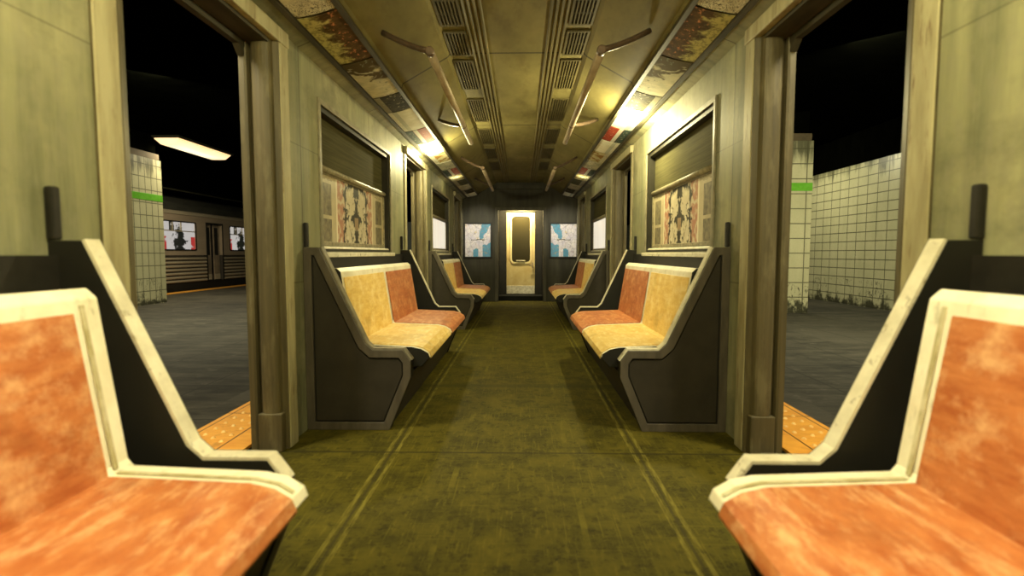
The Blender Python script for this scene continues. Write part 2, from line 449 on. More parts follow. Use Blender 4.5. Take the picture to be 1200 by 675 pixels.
# ceiling: ledge, advert cove, sloping panel and flat middle in one section
half = [(1.34, 2.62), (1.34, 2.161), (HW, 2.161), (1.11, 2.20), (.86, 2.26), (.855, 2.285), (.52, 2.475), (.49, 2.505)]
poly = half + [(-x, z) for x, z in half[::-1]]
bm = BM(); prism_y(bm, poly, Y0, Y1)
for f in bm.faces:
    c = f.calc_center_median()
    if abs(c.x) > 1.0: f.material_index = 1
tag(obj('ceiling', bm, ['ceiling', 'wall']), 'dingy yellowed ceiling of the subway car with sloping sides', 'ceiling', kind='structure')
bm = BM(); box(bm, -1.40, 1.40, Y0 - .1, Y0, 0, 2.62)
tag(obj('wall_rear', bm, 'wall'), 'end wall behind the viewer', 'wall', kind='structure')
# trims along the ceiling
k = 0
for s, side in SIDES:
    k += 1; bm = BM()
    for a, b, c, d, h in ((1.125, 1.10, 2.192, 2.199, .016), (.885, .862, 2.248, 2.256, .018)):
        prism_y(bm, [(s * a, c), (s * b, d), (s * b, d - h), (s * a, c - h)], Y0 + .01, Y1 - .01)
    tag(obj('trim_%d' % k, bm, 'dark_trim'), 'dark holding rails of the advert strip above the %s wall' % side, 'rail', kind='structure')
    k += 1; bm = BM()
    for i in range(4):
        x = .205 + i * .034
        prism_y(bm, [(s * x, 2.505), (s * (x + .021), 2.505), (s * (x + .016), 2.492), (s * (x + .005), 2.492)], Y0 + .01, Y1 - .01)
    tag(obj('trim_%d' % k, bm, 'rib'), 'raised ceiling ribs running down the %s side of the middle panel' % side, 'rib', kind='structure')

# doorways
n = 0
for s, side in SIDES:
    for i, (a, b) in enumerate(DOORS):
        n += 1
        root = empty('door_%d' % n, (s * 1.3, (a + b) / 2, 0))
        where = ['nearest', 'middle', 'farthest'][i]
        tag(root, '%s open doorway in the %s wall with worn metal frame' % (where, side), 'doorway', kind='structure')
        inv = Vector(root.location)
        for yy, d in ((a, 1), (b, -1)):       # d: direction into the opening
            bm = BM()
            e = 1.197 if d > 0 else 1.176
            prof = [(e, -.10), (e, .004), (1.20, .012), (1.205, .03)]
            for q in range(9):
                t = math.pi * q / 8; prof.append((1.252 - .045 * math.cos(t), .032 + .020 * math.sin(t)))
            prof += [(1.302, .012), (1.316, .010), (1.318, .040), (1.328, .046), (1.355, .045), (1.357, -.02), (1.342, -.02), (1.342, 0), (1.204, 0), (1.204, -.10)]
            prism_z(bm, [(s * x, yy + d * v) for x, v in prof], .0, ZD)
            for f in bm.faces:
                if len(f.verts) == 4: f.smooth = False
            j = obj('jamb', bm, 'frame', root, -inv)
            bm = BM(); box(bm, *sorted((s * 1.19, s * 1.312)), *sorted((yy + d * .002, yy + d * .056)), 0.0, .20)
            obj('jamb_foot', bm, 'frame', root, -inv, .006)
            bm = BM(); box(bm, *sorted((s * (e - .004), s * HW)), *sorted((yy - d * .10, yy - d * .005)), 0.0, ZD + .05)
            obj('side_casing', bm, 'pale', root, -inv, .006)
        bm = BM()
        box(bm, *sorted((s * 1.165, s * HW)), a - .10, b + .10, ZD - .02, ZD + .055)
        obj('head_casing', bm, 'pale', root, -inv, .006)
        bm = BM()
        box(bm, *sorted((s * 1.206, s * 1.315)), a + .01, b - .01, ZD - .035, ZD - .001)
        prism_x(bm, [(a + .02, ZD - .002), (b - .02, ZD - .002), (b - .06, ZD - .06), (b - .12, ZD - .085), (a + .12, ZD - .085), (a + .06, ZD - .06)] if False else rect(a + .02, b - .02, ZD - .06, ZD - .001), *sorted((s * 1.322, s * 1.355)))
        for ya, dd in ((a + .05, 1), (b - .05, -1)):
            prism_x(bm, [(ya, ZD - .06), (ya + dd * .045, ZD - .06), (ya, ZD - .105)], *sorted((s * 1.322, s * 1.355)))
        obj('door_head', bm, 'dark_trim', root, -inv)
        bm = BM(); box(bm, *sorted((s * 1.21, s * 1.355)), a + .06, b - .06, .0005, .008)
        for q in range(4): box(bm, *sorted((s * (1.23 + q * .031), s * (1.241 + q * .031))), a + .065, b - .065, .008, .013)
        obj('threshold', bm, 'panel_frame', root, -inv)

# windows
n = 0
for s, side in SIDES:
    for i, (a, b) in enumerate(WINS):
        n += 1; c = (a + b) / 2; zc = 1.31
        root = empty('window_%d' % n, (s * HW, c, zc))
        kind = ['behind the nearest bench', 'with an ornate print under its dark blind', 'with a glowing white pane under its dark blind', 'beside the end wall, narrow and glowing white'][i]
        tag(root, 'car window in the %s wall %s' % (side, kind), 'window', kind='structure')
        L = b - a; h0, h1 = WZ0 - zc, WZ1 - zc
        bm = BM()
        band(bm, rect(-L / 2 - .022, L / 2 + .022, h0 - .02, h1 + .022), rect(-L / 2 + .012, L / 2 - .012, h0 + .012, h1 - .012), *sorted((-s * .012, s * .002)), axis='x')
        obj('window_frame', bm, 'window_frame', root, bevel=.004)
        bm = BM()
        band(bm, rect(-L / 2 + .002, L / 2 - .002, h0 + .002, h1 - .002), rect(-L / 2 + .05, L / 2 - .05, h0 + .03, h1 - .045), *sorted((s * .005, s * .15)), axis='x')
        obj('recess_lining', bm, 'window_recess', root)
        if i == 3:
            bm = BM(); box(bm, *sorted((s * .012, s * .03)), -L / 2 + .052, L / 2 - .052, h0 + .032, h1 - .047)
            obj('lower_pane', bm, 'bright_pane', root)
            continue
        bm = BM(); box(bm, *sorted((s * .06, s * .09)), -L / 2 + .052, L / 2 - .052, .275, h1 - .047)
        obj('upper_blind', bm, 'blind', root)
        bm = BM()
        tube(bm, [(s * .045, -L / 2 + .052, .258), (s * .045, L / 2 - .052, .258)], .021, 10)
        box(bm, *sorted((s * .05, s * .085)), -L / 2 + .052, L / 2 - .052, .232, .274)
        obj('middle_rail', bm, 'window_rail', root)
        bm = BM(); box(bm, *sorted((s * .05, s * .07)), -L / 2 + .075, L / 2 - .075, -.215, .229)
        obj('lower_pane', bm, 'bright_pane' if i == 2 else 'print', root)
        bm = BM(); band(bm, rect(-L / 2 + .052, L / 2 - .052, -.24, .231), rect(-L / 2 + .078, L / 2 - .078, -.212, .226), *sorted((s * .04, s * .075)), axis='x')
        obj('sash', bm, 'window_rail', root, bevel=.003)
        bm = BM()
        tube(bm, [(s * .02, -L / 2 + .02, h0 + .032), (s * .02, L / 2 - .02, h0 + .032)], .016, 10)
        box(bm, *sorted((-s * .035, s * .0)), -L / 2 - .03, L / 2 + .03, h0 - .025, h0 + .006)
        obj('window_sill', bm, 'worn_edge', root, bevel=.005)

# ------------------------------------------------------------------ end wall, its door and maps
bm = BM()
box(bm, -1.40, -.46, Y1, Y1 + .12, 0, 2.62); box(bm, .50, 1.40, Y1, Y1 + .12, 0, 2.62); box(bm, -.46, .50, Y1, Y1 + .12, 1.93, 2.62)
box(bm, -.60, -.46, Y1 + .12, 11.45, 0, 2.2, 1); box(bm, .50, .64, Y1 + .12, 11.45, 0, 2.2, 1); box(bm, -.60, .64, Y1 + .12, 11.45, 2.06, 2.2)
box(bm, -.46, -.30, 11.33, 11.45, 0, 2.06, 1); box(bm, .34, .50, 11.33, 11.45, 0, 2.06, 1); box(bm, -.30, .34, 11.33, 11.45, 1.93, 2.06)
box(bm, -.60, .64, 11.46, 11.5, 0, 2.2)
tag(obj('wall_end', bm, ['dark_wall', 'post_black']), 'dark end wall of the car around the gangway door', 'wall', kind='structure')
bm = BM(); band(bm, rect(-.52, .56, .001, 1.985), rect(-.455, .495, .0012, 1.925), Y1 - .025, Y1 - .001)
tag(obj('trim_5', bm, 'end_frame', bevel=.006), 'dull metal casing around the end door recess', 'trim', kind='structure')
bm = BM(); prism_y(bm, [(-.98, 2.40), (-.5, 2.48), (.5, 2.48), (.98, 2.40), (.90, 2.22), (-.90, 2.22)], Y1 - .03, Y1 - .001)
bmesh.ops.delete(bm, geom=list(bm.verts), context='VERTS')
prism_y(bm, [(-.50, 2.36), (-.50, 2.46), (.50, 2.46), (.50, 2.36)], Y1 - .06, Y1 - .002)
tag(obj('trim_6', bm, 'dark_wall', bevel=.006), 'dark header box across the top of the end wall', 'trim', kind='structure')
root = empty('door_7', (.02, 11.36, 0)); tag(root, 'gold lit end door with a dark rounded window', 'door', kind='structure')
w0, w1, v0, v1 = -.215, .225, .83, 1.83
bm = BM()
out = rect(-.312, .312, .125, 1.915)
hole = rrect(w0 + .02, w1 - .02, v0, v1, .07)
# leaf with a rounded hole: ring of quads from a resampled outer rectangle
def ray_out(p):
    cx, cy = (w0 + w1) / 2, (v0 + v1) / 2; dx, dy = p[0] - cx, p[1] - cy
    t = min(((.312 - cx) / dx if dx > 0 else (-.312 - cx) / dx) if abs(dx) > 1e-6 else 9e9, ((1.915 - cy) / dy if dy > 0 else (.74 - cy) / dy) if abs(dy) > 1e-6 else 9e9)
    return (cx + dx * t, cy + dy * t)
ring = [ray_out(p) for p in hole]
for corner in ((-.312, .74), (.312, .74), (-.312, 1.915), (.312, 1.915)):
    i = min(range(len(ring)), key=lambda q: (ring[q][0] - corner[0]) ** 2 + (ring[q][1] - corner[1]) ** 2); ring[i] = corner
band(bm, ring, hole, -.02, .02)
box(bm, -.312, .312, -.02, .02, .125, .7395)
obj('door_leaf', bm, 'door_gold', root)
bm = BM(); band(bm, rrect(w0 - .02, w1 + .02, v0 - .04, v1 + .04, .10), hole, -.034, -.0205)
obj('window_surround', bm, 'door_frame_pale', root, bevel=.004)
bm = BM(); prism_y(bm, inset(hole, -.004), -.005, .004)
obj('dark_pane', bm, 'dark_glass', root)
bm = BM(); box(bm, -.10, .10, -.05, -.035, v0 + .02, v0 + .045)
obj('sash_pull', bm, 'worn_edge', root, bevel=.004)
bm = BM(); box(bm, -.31, .31, -.032, -.0205, .128, .31)
obj('kick_plate', bm, 'kick_plate', root, bevel=.003)
bm = BM(); box(bm, .245, .275, -.05, -.0205, .70, .82); tube(bm, [(.26, -.045, .76), (.26, -.075, .76), (.19, -.08, .76)], .010, 8)
obj('door_handle', bm, 'steel_bar', root)
bm = BM(); box(bm, -.455, .495, Y1 + .13, 11.32, .0005, .11)
tag(obj('trim_7', bm, 'track_dark', bevel=.01), 'dark raised step in front of the end door', 'step', kind='structure')

for x, flip, lab in ((-.885, False, 'blue and grey transit map in black frame on end wall, left of the door'), (.925, True, 'blue and grey transit map in black frame on end wall, right of the door')):
    root = empty('transit_map', (x, Y1 - .001, 1.295)); tag(root, lab, 'map', 'transit maps flanking the end door')
    bm = BM(); band(bm, rect(-.30, .30, -.375, .375), rect(-.268, .268, -.343, .343), -.028, -.002)
    obj('map_frame', bm, 'post_black', root, bevel=.004)
    bm = BM(); box(bm, -.27, .27, -.014, -.003, -.345, .345)
    obj('map_sheet', bm, map_mat(flip), root)

# ------------------------------------------------------------------ benches
PROF = [(.002, 0), (.002, 1.054), (.092, 1.054), (.345, .507), (.388, .468), (.562, .468), (.606, .405), (.606, .31), (.478, 0)]
TRIM = PROF[2:8]
BL = 2.38                                 # bench length over its end panels
def make_bench(s, wide=False):
    r = empty('bench', (s * HW, 0, 0))
    X = lambda d: -s * d
    pol = [(X(d), z) for d, z in PROF]
    for nm, y, outer in (('near', 0, -1), ('far', BL - .05, 1)):
        bm = BM(); prism_y(bm, pol, y, y + .05)
        p = obj('end_panel', bm, 'black_panel', r, bevel=.002)
        # cream worn edge following the sloping front of the panel
        bm = BM()
        tr = TRIM[:5] if nm == 'far' else TRIM[:5]
        lo = [Vector(q) for q in tr]; hi = []
        for i, q in enumerate(lo):
            d1 = (lo[min(i + 1, len(lo) - 1)] - lo[max(i - 1, 0)]).normalized()
            hi.append(q + Vector((-d1.y, d1.x)) * .009)
        ring = lo + hi[::-1]
        prism_y(bm, [(X(a), b) for a, b in ring], y + .001, y + .049)
        tag(obj('edge_trim', bm, 'worn_edge' if nm == 'far' or s > 0 else 'shaded_edge', p), 'worn pale edge of the panel')  # left near panels take the shaded copy of the edge colour
        # raised frame and recessed sheet on the outer face
        yo = y if outer < 0 else y + .05
        inn = inset(pol, .045)
        bm = BM(); band(bm, pol, inn, *sorted((yo, yo + outer * .016)))
        obj('panel_border', bm, 'panel_frame', p, bevel=.003)
        bm = BM(); prism_y(bm, inset(pol, .054), *sorted((yo + outer * .0005, yo + outer * .006)))
        obj('panel_sheet', bm, 'panel_face', p)
        bm = BM(); box(bm, *sorted((X(.003), X(.026))), y - .006, y + .022, 1.056, 1.195)
        obj('post', bm, 'post_black', r, bevel=.006)
    bm = BM(); box(bm, *sorted((X(.003), X(.03))), .051, BL - .051, .42, 1.015)
    obj('back_board', bm, 'post_black', r)
    bm = BM(); prism_y(bm, [(X(.61), .335), (X(.585), .335), (X(.44), .002), (X(.468), .002)], .052, BL - .052)
    obj('apron', bm, 'panel_face', r)
    bm = BM(); prism_y(bm, [(X(.03), .355), (X(.60), .355), (X(.60), .337), (X(.03), .337)], .052, BL - .052)
    obj('seat_bearer', bm, 'black_panel', r)
    def segment(y0, y1, m, word, b0, b1):
        shp = [(.035, .45), (.10, .90), (.125, .932), (.165, .935), (.19, .912), (.248, .505), (.262, .487), (.60, .474), (.655, .462), (.695, .438), (.705, .412), (.655, .357), (.30, .357)]
        bm = BM(); prism_y(bm, [(X(a), b) for a, b in shp], y0, y1)
        bm.normal_update(); bmesh.ops.recalc_face_normals(bm, faces=bm.faces)
        for f in bm.faces:
            if f.normal.z < -.3 or (f.normal.y < -.9 and y0 < .5): f.material_index = 1
        sh = obj('seat_shell', bm, ['shell', 'black_panel'], r, bevel=.004)
        def skin(path, t):
            P = [Vector(q) for q in path]; o = []
            for i, q in enumerate(P):
                d = (P[min(i + 1, len(P) - 1)] - P[max(i - 1, 0)]).normalized(); o.append(q + Vector((-d.y, d.x)) * -t)
            return [(X(a), b) for a, b in path] + [(X(q.x), q.y) for q in o[::-1]]
        bm = BM(); prism_y(bm, skin([(.258, .4905), (.197, .88)], .005), y0 + b0, y1 - b1)
        tag(obj('backrest_pad', bm, m, sh, bevel=.002), word + ' backrest facing')
        bm = BM(); prism_y(bm, skin([(.702, .404), (.7065, .4125), (.6965, .4385), (.656, .463), (.60, .4755), (.262, .4885)], .005), y0 + b0, y1 - b1)
        tag(obj('seat_pad', bm, m, sh, bevel=.002), word + ' seat facing')
        if b1 > .05:
            bm = BM(); prism_y(bm, skin([(.256, .497), (.193, .897)], .003), y1 - .060, y1 - .046)
            obj('backrest_seam', bm, 'seam', sh, bevel=.001)
            bm = BM(); prism_y(bm, skin([(.69, .4425), (.654, .4635), (.60, .4755), (.262, .4885)], .003), y1 - .060, y1 - .046)
            obj('seat_seam', bm, 'seam', sh, bevel=.001)
    segment(.058, .975, 'seat_yellow', 'mustard yellow', .022, .036)
    segment(.977, 1.93, 'seat_orange', 'orange', .034, .082 if wide else .035)
    return r
BENCH = {}
where = {0: 'nearest, cut off by the frame edge', 1: 'middle one, under the window with the ornate print', 2: 'farthest, under the glowing window near the end wall'}
for s, side in SIDES:
    front = make_bench(s, True); proto = make_bench(s)
    for i, y in enumerate((-1.01, 2.90, 6.82)):
        b = front if i == 0 else proto if i == 1 else copy_tree(proto)
        b.location = (s * HW, y, 0)
        tag(b, 'orange and yellow bench on the %s, %s' % (side, where[i]), 'bench', 'benches along the %s wall' % side)
        BENCH[(s, i)] = b
for s in (-1, 1):                          # the nearest bench has its seats pushed up to the far panel
    for ch in [q for q in COL.objects if q.parent == BENCH[(s, 0)] and q.name.startswith('seat_shell')]: ch.location.y += .325

# ------------------------------------------------------------------ grab bars
def make_bar(s):
    r = empty('grab_bar', (s * .48, 0, 2.15))
    bm = BM(); tube(bm, [(0, .03, 0), (0, 1.2, 0), (0, 2.4, 0)], .025, 14)
    obj('rail', bm, 'steel_bar', r)
    for y0, y1, x1, z1 in ((.03, .17, .30, .158), (1.70, 2.18, .29, .165)):
        pts = []
        for q in range(7):
            t = q / 6; pts.append((s * x1 * t, y0 + (y1 - y0) * t, .006 + z1 * (t ** 1.25)))
        bm = BM(); tube(bm, pts, .017, 10)
        a = obj('bracket_arm', bm, 'arm_dark', r)
        bm = BM(); tube(bm, [(0, y0 - .022, 0), (0, y0 + .022, 0)], .0262, 14)
        obj('collar', bm, 'arm_dark', r, bevel=.006)
    return r
for s, side in SIDES:
    p = make_bar(s)
    for i, y in enumerate((2.92, 6.86)):
        b = p if i == 0 else copy_tree(p)
        b.location.y = y
        tag(b, ['long worn steel grab bar on the %s of the ceiling, nearer one', 'steel grab bar on the %s of the ceiling, farther one by the end wall'][i] % side, 'grab bar', 'ceiling grab bars')

# ------------------------------------------------------------------ ceiling vents
def make_vent(L, s):
    r = empty('ceiling_vent', (0, 0, 0))
    bm = BM(); band(bm, rect(-.078, .078, 0, L), rect(-.062, .062, .018, L - .018), -.012, -.001)
    for v in bm.verts: v.co = (v.co.x, v.co.z, v.co.y)
    obj('vent_frame', bm, 'vent_metal', r)
    bm = BM(); box(bm, -.061, .061, .019, L - .019, -.003, -.0012)
    obj('backing', bm, 'vent_dark', r)
    for i in range(5):
        bm = BM(); x = -.044 + i * .022
        box(bm, x - .0045, x + .0045, .0195, L - .0195, -.0115, -.0032)
        obj('louvre', bm, 'vent_metal', r)
    bm = BM()
    box(bm, -.0605, .0605, L / 2 - .004, L / 2 + .004, -.0122, -.0117)
    obj('cross_bar', bm, 'vent_metal', r)
    return r
ordw = ['first', 'second', 'third', 'fourth', 'fifth', 'sixth', 'seventh', 'eighth']
for s, side in SIDES:
    for i, (y0, y1) in enumerate(((3.08, 3.43), (3.52, 3.93), (4.03, 4.72), (5.02, 5.85), (6.20, 7.05), (7.3, 8.1), (8.4, 9.2))):
        v = make_vent(y1 - y0, s); v.location = (s * .415, y0, 2.5045)
        tag(v, 'slatted ceiling vent beside the %s ribs, %s from the front' % (side, ordw[i]), 'vent', 'ceiling vents along the %s ribs' % side)

# ------------------------------------------------------------------ advert cards in the cove
def ad_mat(kind, seed):
    m = Mat('advert_print_' + kind, .8, 0, .05)
    u, v = m.y, m.x                          # u along the car, v across the card (0..1 towards the aisle)
    n = m.noise((9, 14, 1), 6, .7, off=(seed, seed * 2, 0)); f = m.noise((34, 26, 1), 4, .65, off=(seed, 1, 0)); b = m.noise((7, 9, 1), 3, .5, off=(seed, 3, 0), dist=1.0); n0 = n - .5
    if kind == 'scribble':
        k = m.mix((.85, .82, .68), (.66, .62, .48), n.step(.4, .6))
        w = m.noise((22, 9, 1), 3, .5, off=(seed, 0, 0), dist=2.6)
        k = m.mix(k, (.04, .04, .03), ((w * 7.0).frac() - .5).abs().lt(.13) * b.step(.36, .48))
    elif kind == 'crowd':
        k = m.mix((.075, .045, .018), (.16, .095, .035), n.step(.4, .62))
        k = m.mix(k, (.70, .28, .12), f.step(.58, .64) * v.gt(-.02)); k = m.mix(k, (.60, .55, .22), (v * -1.0 + n0 * .5).step(.0, .05)); k = m.mix(k, (.14, .13, .05), f.step(.5, .56) * v.lt(0.0) * .6)
    elif kind == 'pale':
        k = m.mix((.72, .68, .50), (.54, .53, .39), n.step(.4, .6)); k = m.mix(k, (.10, .075, .03), ((u * -.6) + (b - .5) * .9 + v * .9).step(.04, .12)); k = m.mix(k, (.25, .27, .18), f.step(.58, .64) * v.gt(0.0))
    elif kind == 'night':
        k = m.mix((.03, .028, .016), (.07, .06, .03), n.step(.4, .6)); k = m.mix(k, (.5, .46, .32), f.step(.60, .64) * (b.gt(.45))); k = m.mix(k, (.4, .38, .28), v.lt(-.06) * .7)
    elif kind == 'white':
        k = m.mix((.86, .84, .70), (.74, .72, .56), n.step(.4, .6)); k = m.mix(k, (.42, .46, .40), (v + .05).abs().lt(.02) * .7)
    elif kind == 'red':
        k = m.mix((.40, .07, .04), (.30, .05, .03), n.step(.4, .6)); k = m.mix(k, (.60, .30, .22), f.step(.58, .62) * v.gt(.03)); k = m.mix(k, (.68, .66, .56), (v + .012).abs().lt(.02)); k = m.mix(k, (.06, .085, .075), v.lt(-.035)); k = m.mix(k, (.4, .4, .33), f.step(.6, .64) * v.lt(-.05))
    elif kind == 'food':
        k = m.mix((.68, .62, .40), (.46, .41, .2), n.step(.4, .6)); k = m.mix(k, (.30, .17, .05), b.step(.52, .60)); k = m.mix(k, (.6, .58, .45), v.lt(-.05) * n.gt(.45))
    elif kind == 'grey':
        k = m.mix((.42, .42, .31), (.64, .61, .46), b.step(.42, .58)); k = m.mix(k, (.07, .075, .05), f.step(.56, .62) * v.gt(-.03))
    else:
        k = m.mix((.06, .07, .045), (.13, .13, .075), n.step(.4, .6)); k = m.mix(k, (.45, .43, .33), v.lt(-.04) * .8); k = m.mix(k, (.42, .16, .06), f.step(.6, .66))
    m.base(k); return m.m
ADS = [(1.45, 2.12, 'grey', 'grey blotched'), (2.14, 2.62, 'scribble', 'white black-scribbled'), (2.64, 3.25, 'crowd', 'brown orange-flecked'), (3.27, 3.95, 'pale', 'cream and brown'),
       (3.97, 4.36, 'night', 'small black white-speckled'), (4.38, 5.02, 'white', 'plain white'), (5.04, 5.58, 'red', 'red, white and dark striped'),
       (5.60, 6.18, 'white', 'off-white'), (6.20, 6.78, 'food', 'cream brown-blotched'), (6.80, 7.36, 'grey', 'grey and cream'), (7.38, 7.9, 'red', 'red and white striped'),
       (7.92, 8.45, 'food', 'tan and brown'), (8.47, 9.05, 'mix', 'dark red-flecked'), (9.07, 9.65, 'grey', 'mottled grey'), (9.67, 10.25, 'night', 'black speckled'), (10.27, 10.8, 'white', 'pale')]
A, B = Vector((1.095, 2.203)), Vector((.889, 2.253))
near = ['above the nearest doorway', 'at the nearest doorway', 'before the print window', 'above the print window', 'between cream and white adverts', 'past the black advert', 'before the middle doorway', 'above the middle doorway', 'past the middle doorway', 'before the glowing window', 'above the glowing window start', 'above the glowing window', 'past the glowing window', 'above the farthest doorway front', 'above the farthest doorway', 'last beside the end wall']
AM = {}
LITS = []
for s, side in SIDES:
    for i, (y0, y1, kd, word) in enumerate(ADS):
        key = (kd, i)
        if key not in AM: AM[key] = ad_mat(kd, i * 1.7 + 1)
        w = (A - B).length / 2; L = (y1 - y0) / 2
        bm = BM(); nseg = 8
        # gently bowed card: local x across (+ towards the aisle), y along the car, z towards the ceiling
        for q in range(nseg):
            xa, xb = -w + 2 * w * q / nseg, -w + 2 * w * (q + 1) / nseg
            f = lambda x: -.010 - .007 * (1 - (x / w) ** 2)
            vs = [bm.verts.new(p) for p in ((xa, -L, f(xa)), (xb, -L, f(xb)), (xb, L, f(xb)), (xa, L, f(xa)))]
            bm.faces.new(vs)
        bmesh.ops.remove_doubles(bm, verts=bm.verts, dist=1e-5)
        bmesh.ops.recalc_face_normals(bm, faces=bm.faces)
        r_ = bmesh.ops.extrude_face_region(bm, geom=list(bm.faces))
        for v in [g for g in r_['geom'] if isinstance(g, bmesh.types.BMVert)]: v.co.z += .003
        o = obj('advert_card', bm, AM[key])
        C_ = (A + B) / 2; d = (B - A).normalized()
        xa = Vector((s * d.x, 0, d.y)); nz = Vector((s * -d.y, 0, d.x)) if False else Vector((s * d.y, 0, -d.x))
        if nz.z < 0: nz = -nz
        ya = Vector((0, 1, 0))
        o.matrix_world = Matrix((( xa.x, ya.x, nz.x, s * C_.x), (xa.y, ya.y, nz.y, (y0 + y1) / 2), (xa.z, ya.z, nz.z, C_.y), (0, 0, 0, 1)))
        tag(o, '%s advert card in the %s ceiling strip, %s' % (word, side, near[i]), 'advert', 'advert cards above the %s wall' % side)

# ------------------------------------------------------------------ station outside
PX = 1.42
bm = BM(); box(bm, -9.15, -PX, -6, 40, -.30, -.02)
tag(obj('platform_floor', bm, 'platform'), 'dark grey paved platform outside the left doors', 'platform', kind='structure')
bm = BM(); box(bm, PX, 7.4, -6, 40, -.30, -.02)
tag(obj('platform_floor', bm, 'platform'), 'dark grey paved platform outside the right doors', 'platform', kind='structure')
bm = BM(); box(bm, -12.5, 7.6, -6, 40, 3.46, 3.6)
tag(obj('platform_ceiling', bm, 'near_black'), 'black station ceiling', 'ceiling', kind='structure')
bm = BM(); box(bm, 6.72, 7.0, -6, 40, -.02, 2.79)
tag(obj('platform_wall', bm, 'tile_wall'), 'grimy cream tiled wall across the right platform', 'wall', kind='structure')
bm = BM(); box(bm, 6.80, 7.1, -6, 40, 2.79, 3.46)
tag(obj('platform_wall', bm, 'near_black'), 'black band above the tiled wall', 'wall', kind='structure')
bm = BM(); box(bm, -9.55, -9.25, -6, 40, 2.74, 3.46); box(bm, -9.27, -9.23, -6, 40, 2.705, 2.7399, 1)
tag(obj('platform_beam', bm, ['near_black', 'beam_edge']), 'dark beam above the far track edge', 'beam', kind='structure')
bm = BM(); box(bm, -12.4, -9.15, -6, 40, -1.2, -1.0); box(bm, -12.5, -12.3, -6, 40, -1, 3.46); box(bm, -1.42, 1.42, -6, 40, -1.2, -1.0)
tag(obj('track_bed', bm, 'track_dark'), 'black track bed below the platforms', 'track', kind='structure')
for s, side in SIDES:
    root = empty('tactile_strip', (0, 0, 0)); tag(root, 'orange studded warning strip along the platform edge outside the %s doors' % side, 'warning strip')
    bm = BM(); box(bm, *sorted((s * PX, s * 1.85)), -2, 14, -.0198, -.004)
    obj('paving', bm, 'tactile', root)
    bm = BM()
    for i in range(60):
        for j in range(3):
            y = 1.2 + i * .10 + (.05 if j % 2 else 0); x = s * (1.60 + j * .075)
            ring0 = [bm.verts.new((x + .014 * math.cos(t), y + .014 * math.sin(t), -.0042)) for t in [2 * math.pi * q / 10 for q in range(10)]]
            ring1 = [bm.verts.new((x + .007 * math.cos(t), y + .007 * math.sin(t), .0045)) for t in [2 * math.pi * q / 10 for q in range(10)]]
            for q in range(10): bm.faces.new((ring0[q], ring0[(q + 1) % 10], ring1[(q + 1) % 10], ring1[q]))
            bm.faces.new(ring1)
    tag(obj('studs', bm, 'tactile_pale', root), 'pale studs', kind='stuff')
root = None
bm = BM(); box(bm, -9.148, -8.90, -2, 30, -.0198, -.006)
tag(obj('tactile_strip', bm, 'tactile'), 'thin orange warning strip along the far platform edge beside the parked train', 'warning strip')

def column(x0, x1, y0, y1, label):
    r = empty('tiled_column', ((x0 + x1) / 2, (y0 + y1) / 2, -.02)); inv = -Vector(r.location)
    r['label'] = label; r['category'] = 'column'; r['group'] = 'tiled platform columns'
    def piece(nm, z0, z1, e, mats, bev=0):
        bm = BM(); box(bm, x0 - e, x1 + e, y0 - e, y1 + e, z0, z1)
        for f in bm.faces:
            nn = f.normal if f.normal.length else None
        bmesh.ops.recalc_face_normals(bm, faces=bm.faces); bm.normal_update()
        if len(mats) > 1:
            for f in bm.faces: f.material_index = 1 if abs(f.normal.y) > .5 else 0
        return obj(nm, bm, mats, r, inv, bev)
    piece('shaft', -.02, 2.095, 0, ['tile_column_side', 'tile_column_face'])
    piece('green_band', 2.096, 2.235, .004, ['green_tile'], .004)
    piece('upper_shaft', 2.236, 2.95, 0, ['tile_column_side', 'tile_column_face'])
    piece('capital', 2.951, 3.08, -.02, ['brown_stone'], .01)
    piece('ceiling_stub', 3.081, 3.459, -.06, ['near_black'])
    return r
column(-8.44, -7.54, 9.75, 10.77, 'cream tiled column with green band on the left platform, before the parked train')
column(4.15, 5.05, 9.02, 9.92, 'cream tiled column with green band on the right platform, before the tiled wall')

# hanging fluorescent fitting over the far platform
r = empty('platform_light', (-7.33, 11.62, 3.459)); tag(r, 'bright warm fluorescent ceiling light above the left platform', 'ceiling light')
bm = BM(); box(bm, -.30, .30, -1.02, 1.02, -.045, 0)
obj('housing', bm, 'beam_edge', r, bevel=.006)
bm = BM()
top = rect(-.275, .275, -.97, .97); bot = rect(-.165, .165, -.90, .90)
a = [bm.verts.new((x, y, -.046)) for x, y in top]; b = [bm.verts.new((x, y, -.17)) for x, y in bot]
for i in range(4): bm.faces.new((a[i], a[(i + 1) % 4], b[(i + 1) % 4], b[i]))
bm.faces.new(a); bm.faces.new(b)
obj('diffuser', bm, 'diffuser', r, bevel=.02)

# the train across the platform
TX = -9.25
r = empty('subway_train', (TX, 15.4, -.9)); tag(r, 'parked ribbed steel subway train with lit windows across the left platform', 'train')
inv = -Vector(r.location)
def tb(nm, mats, fn, bevel=0, parent=r, label=None):
    bm = BM(); fn(bm); o = obj(nm, bm, mats, parent, inv if parent is r else (0, 0, 0), bevel)
    if label: o['label'] = label
    return o
wins = [(10.3, 11.66), (13.14, 14.50), (16.2, 17.56), (19.2, 20.56)]
drs = [(12.0, 12.8), (15.0, 15.8), (18.0, 18.8)]
def body(bm):
    y = 8.0
    for a, b, t in sorted([(a, b, 'w') for a, b in wins] + [(a, b, 'd') for a, b in drs]):
        box(bm, TX - .12, TX, y, a, .97, 2.08)
        if t == 'w': box(bm, TX - .12, TX, a, b, .97, 1.115); box(bm, TX - .12, TX, a, b, 1.885, 2.08)
        else: box(bm, TX - .12, TX, a, b, 1.90, 2.08)
        y = b
    box(bm, TX - .12, TX, y, 24, .97, 2.08)
tb('side_sheet', 'train_steel', body)
